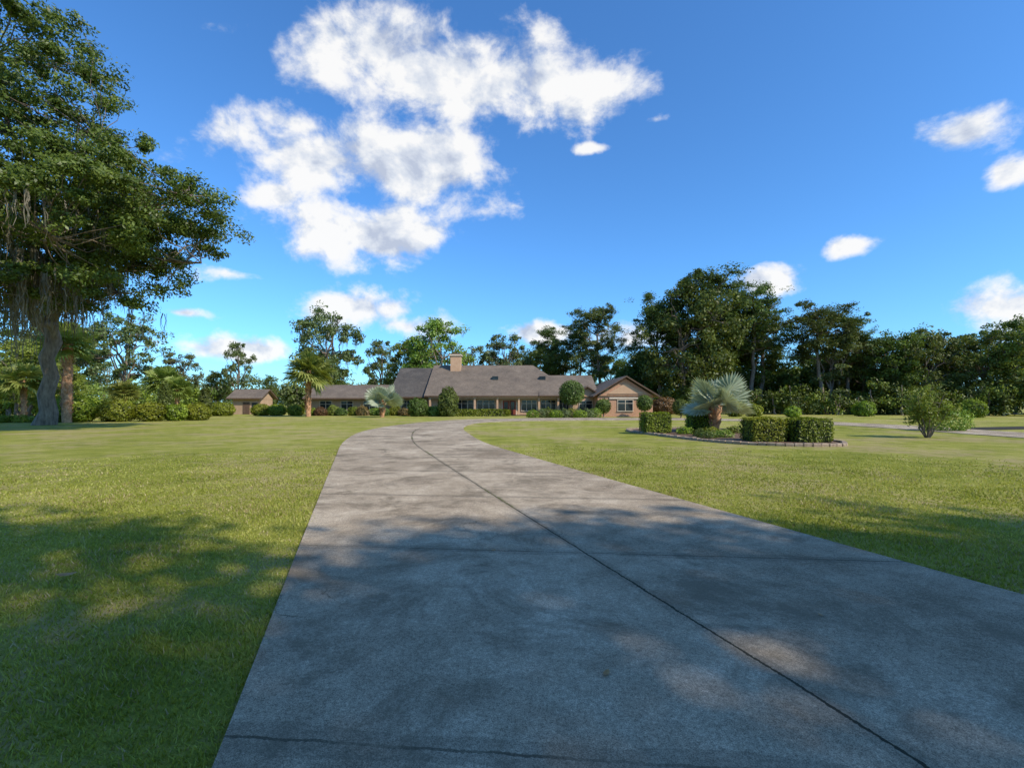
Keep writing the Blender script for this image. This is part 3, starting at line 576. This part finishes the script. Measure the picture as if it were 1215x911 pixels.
# ------------------------------------------------------------------ light, sky
el = math.radians(40); sd = np.array([.82, -.57]); sd = sd / np.linalg.norm(sd)
sunv = Vector((sd[0] * math.cos(el), sd[1] * math.cos(el), math.sin(el)))
sl = bpy.data.lights.new('sun', 'SUN'); sl.energy = 5.0; sl.angle = math.radians(.6); sl.color = (1, .90, .75)
so = bpy.data.objects.new('sun', sl); COL.objects.link(so); so.rotation_euler = sunv.to_track_quat('Z', 'Y').to_euler()
W = bpy.data.worlds.new('World'); S.world = W; W.use_nodes = True; nt = W.node_tree; nt.nodes.clear()
out = N(nt, 'ShaderNodeOutputWorld'); bg = N(nt, 'ShaderNodeBackground'); bg.inputs[1].default_value = .12; nt.links.new(bg.outputs[0], out.inputs[0])
sk = N(nt, 'ShaderNodeTexSky', sky_type='NISHITA'); sk.sun_disc = False; sk.sun_elevation = el; sk.sun_rotation = math.atan2(sd[0], sd[1]); sk.air_density = 1.0; sk.dust_density = .6; sk.ozone_density = 2.5
tc = N(nt, 'ShaderNodeTexCoord'); D = tc.outputs['Generated']
CL = [(-.04, .665, .27, .075, 1.1), (.12, .655, .14, .05, 1.0), (-.24, .70, .2, .08, 1.0), (-.40, .50, .2, .075, 1.05), (-.22, .50, .18, .08, 1.15), (-.31, .36, .17, .075, 1.1), (-.50, .44, .10, .05, .75), (-.45, .58, .12, .045, .75),
      (-.30, .20, .12, .045, 1.0), (-.22, .165, .10, .03, .8), (-.58, .27, .08, .025, .55), (.94, .56, .10, .055, .95), (1.02, .48, .06, .035, .85), (.71, .33, .08, .025, .9), (.515, .255, .09, .032, .95), (1.03, .20, .13, .06, 1),
      (.30, .59, .05, .02, .65), (.165, .53, .06, .015, .55), (-.56, .115, .16, .03, .9), (-.68, .19, .08, .015, .65), (.05, .15, .07, .022, .85), (.25, .14, .09, .035, .85)]
acc = None
for (a, e, rx, ry, w_) in CL:
    c = Vector((a, 1, e)); Ln = c.length; c.normalize(); t = Vector((1, -a, 0)).normalized(); u = c.cross(t) * -1
    if u.z < 0: u = -u
    sx = rx / Ln / math.sqrt(1 + a * a); sy = ry / Ln
    d1 = N(nt, 'ShaderNodeVectorMath', operation='DOT_PRODUCT'); d1.inputs[1].default_value = t / sx; nt.links.new(D, d1.inputs[0])
    d2 = N(nt, 'ShaderNodeVectorMath', operation='DOT_PRODUCT'); d2.inputs[1].default_value = u / sy; nt.links.new(D, d2.inputs[0])
    s1 = math_(nt, 'MULTIPLY', d1.outputs['Value'], d1.outputs['Value']); s2 = math_(nt, 'MULTIPLY_ADD', d2.outputs['Value'], d2.outputs['Value'], s1)
    v = math_(nt, 'ADD', math_(nt, 'SQRT', s2), 1 - w_)
    acc = v if acc is None else math_(nt, 'SMOOTH_MIN', acc, v, .2)
mp = N(nt, 'ShaderNodeMapping'); mp.inputs['Scale'].default_value = (1, 1, 1.3); nt.links.new(D, mp.inputs[0]); DV = mp.outputs[0]
mp2 = N(nt, 'ShaderNodeMapping'); mp2.inputs['Scale'].default_value = (1, 1, 1.3); mp2.inputs['Location'].default_value = (.025, 0, .03); nt.links.new(D, mp2.inputs[0])
na = noise(nt, DV, 9, 8, .6, .15); nb = noise(nt, mp2.outputs[0], 9, 5, .55, .15); nl_ = noise(nt, DV, 4, 3)
dens = math_(nt, 'ADD', math_(nt, 'SUBTRACT', 1.05, acc), math_(nt, 'MULTIPLY_ADD', na, 3.2, -1.6))
al = N(nt, 'ShaderNodeMapRange', interpolation_type='SMOOTHSTEP'); al.inputs[1].default_value = -.15; al.inputs[2].default_value = .62; nt.links.new(dens, al.inputs[0])
lit = math_(nt, 'MULTIPLY_ADD', math_(nt, 'SUBTRACT', na, nb), 4.2, math_(nt, 'SUBTRACT', 1.12, math_(nt, 'MULTIPLY_ADD', dens, .22, math_(nt, 'MULTIPLY', nl_, .6))), clamp=True)
cc = ramp(nt, lit, [(.1, (4.4, 4.9, 6.0)), (.45, (6.1, 6.5, 7.2)), (.85, (8.3, 8.25, 8.15))])
tint = mixc(nt, 1.0, sk.outputs[0], (.72, 1.36, 1.95), 'MULTIPLY')
fin = mixc(nt, math_(nt, 'MULTIPLY', al.outputs[0], .96), tint, cc); nt.links.new(fin, bg.inputs[0])

# ------------------------------------------------------------------ camera
cam = bpy.data.cameras.new('camera'); cam.lens = 17; cam.sensor_width = 36; cam.shift_y = .0202; cam.clip_end = 5000; cam.clip_start = .05
co = bpy.data.objects.new('camera', cam); COL.objects.link(co); co.location = (0, 0, 1.6); co.rotation_euler = (math.pi / 2, 0, 0); S.camera = co
S.view_settings.view_transform = 'Standard'; S.view_settings.look = 'None'; S.view_settings.exposure = 0
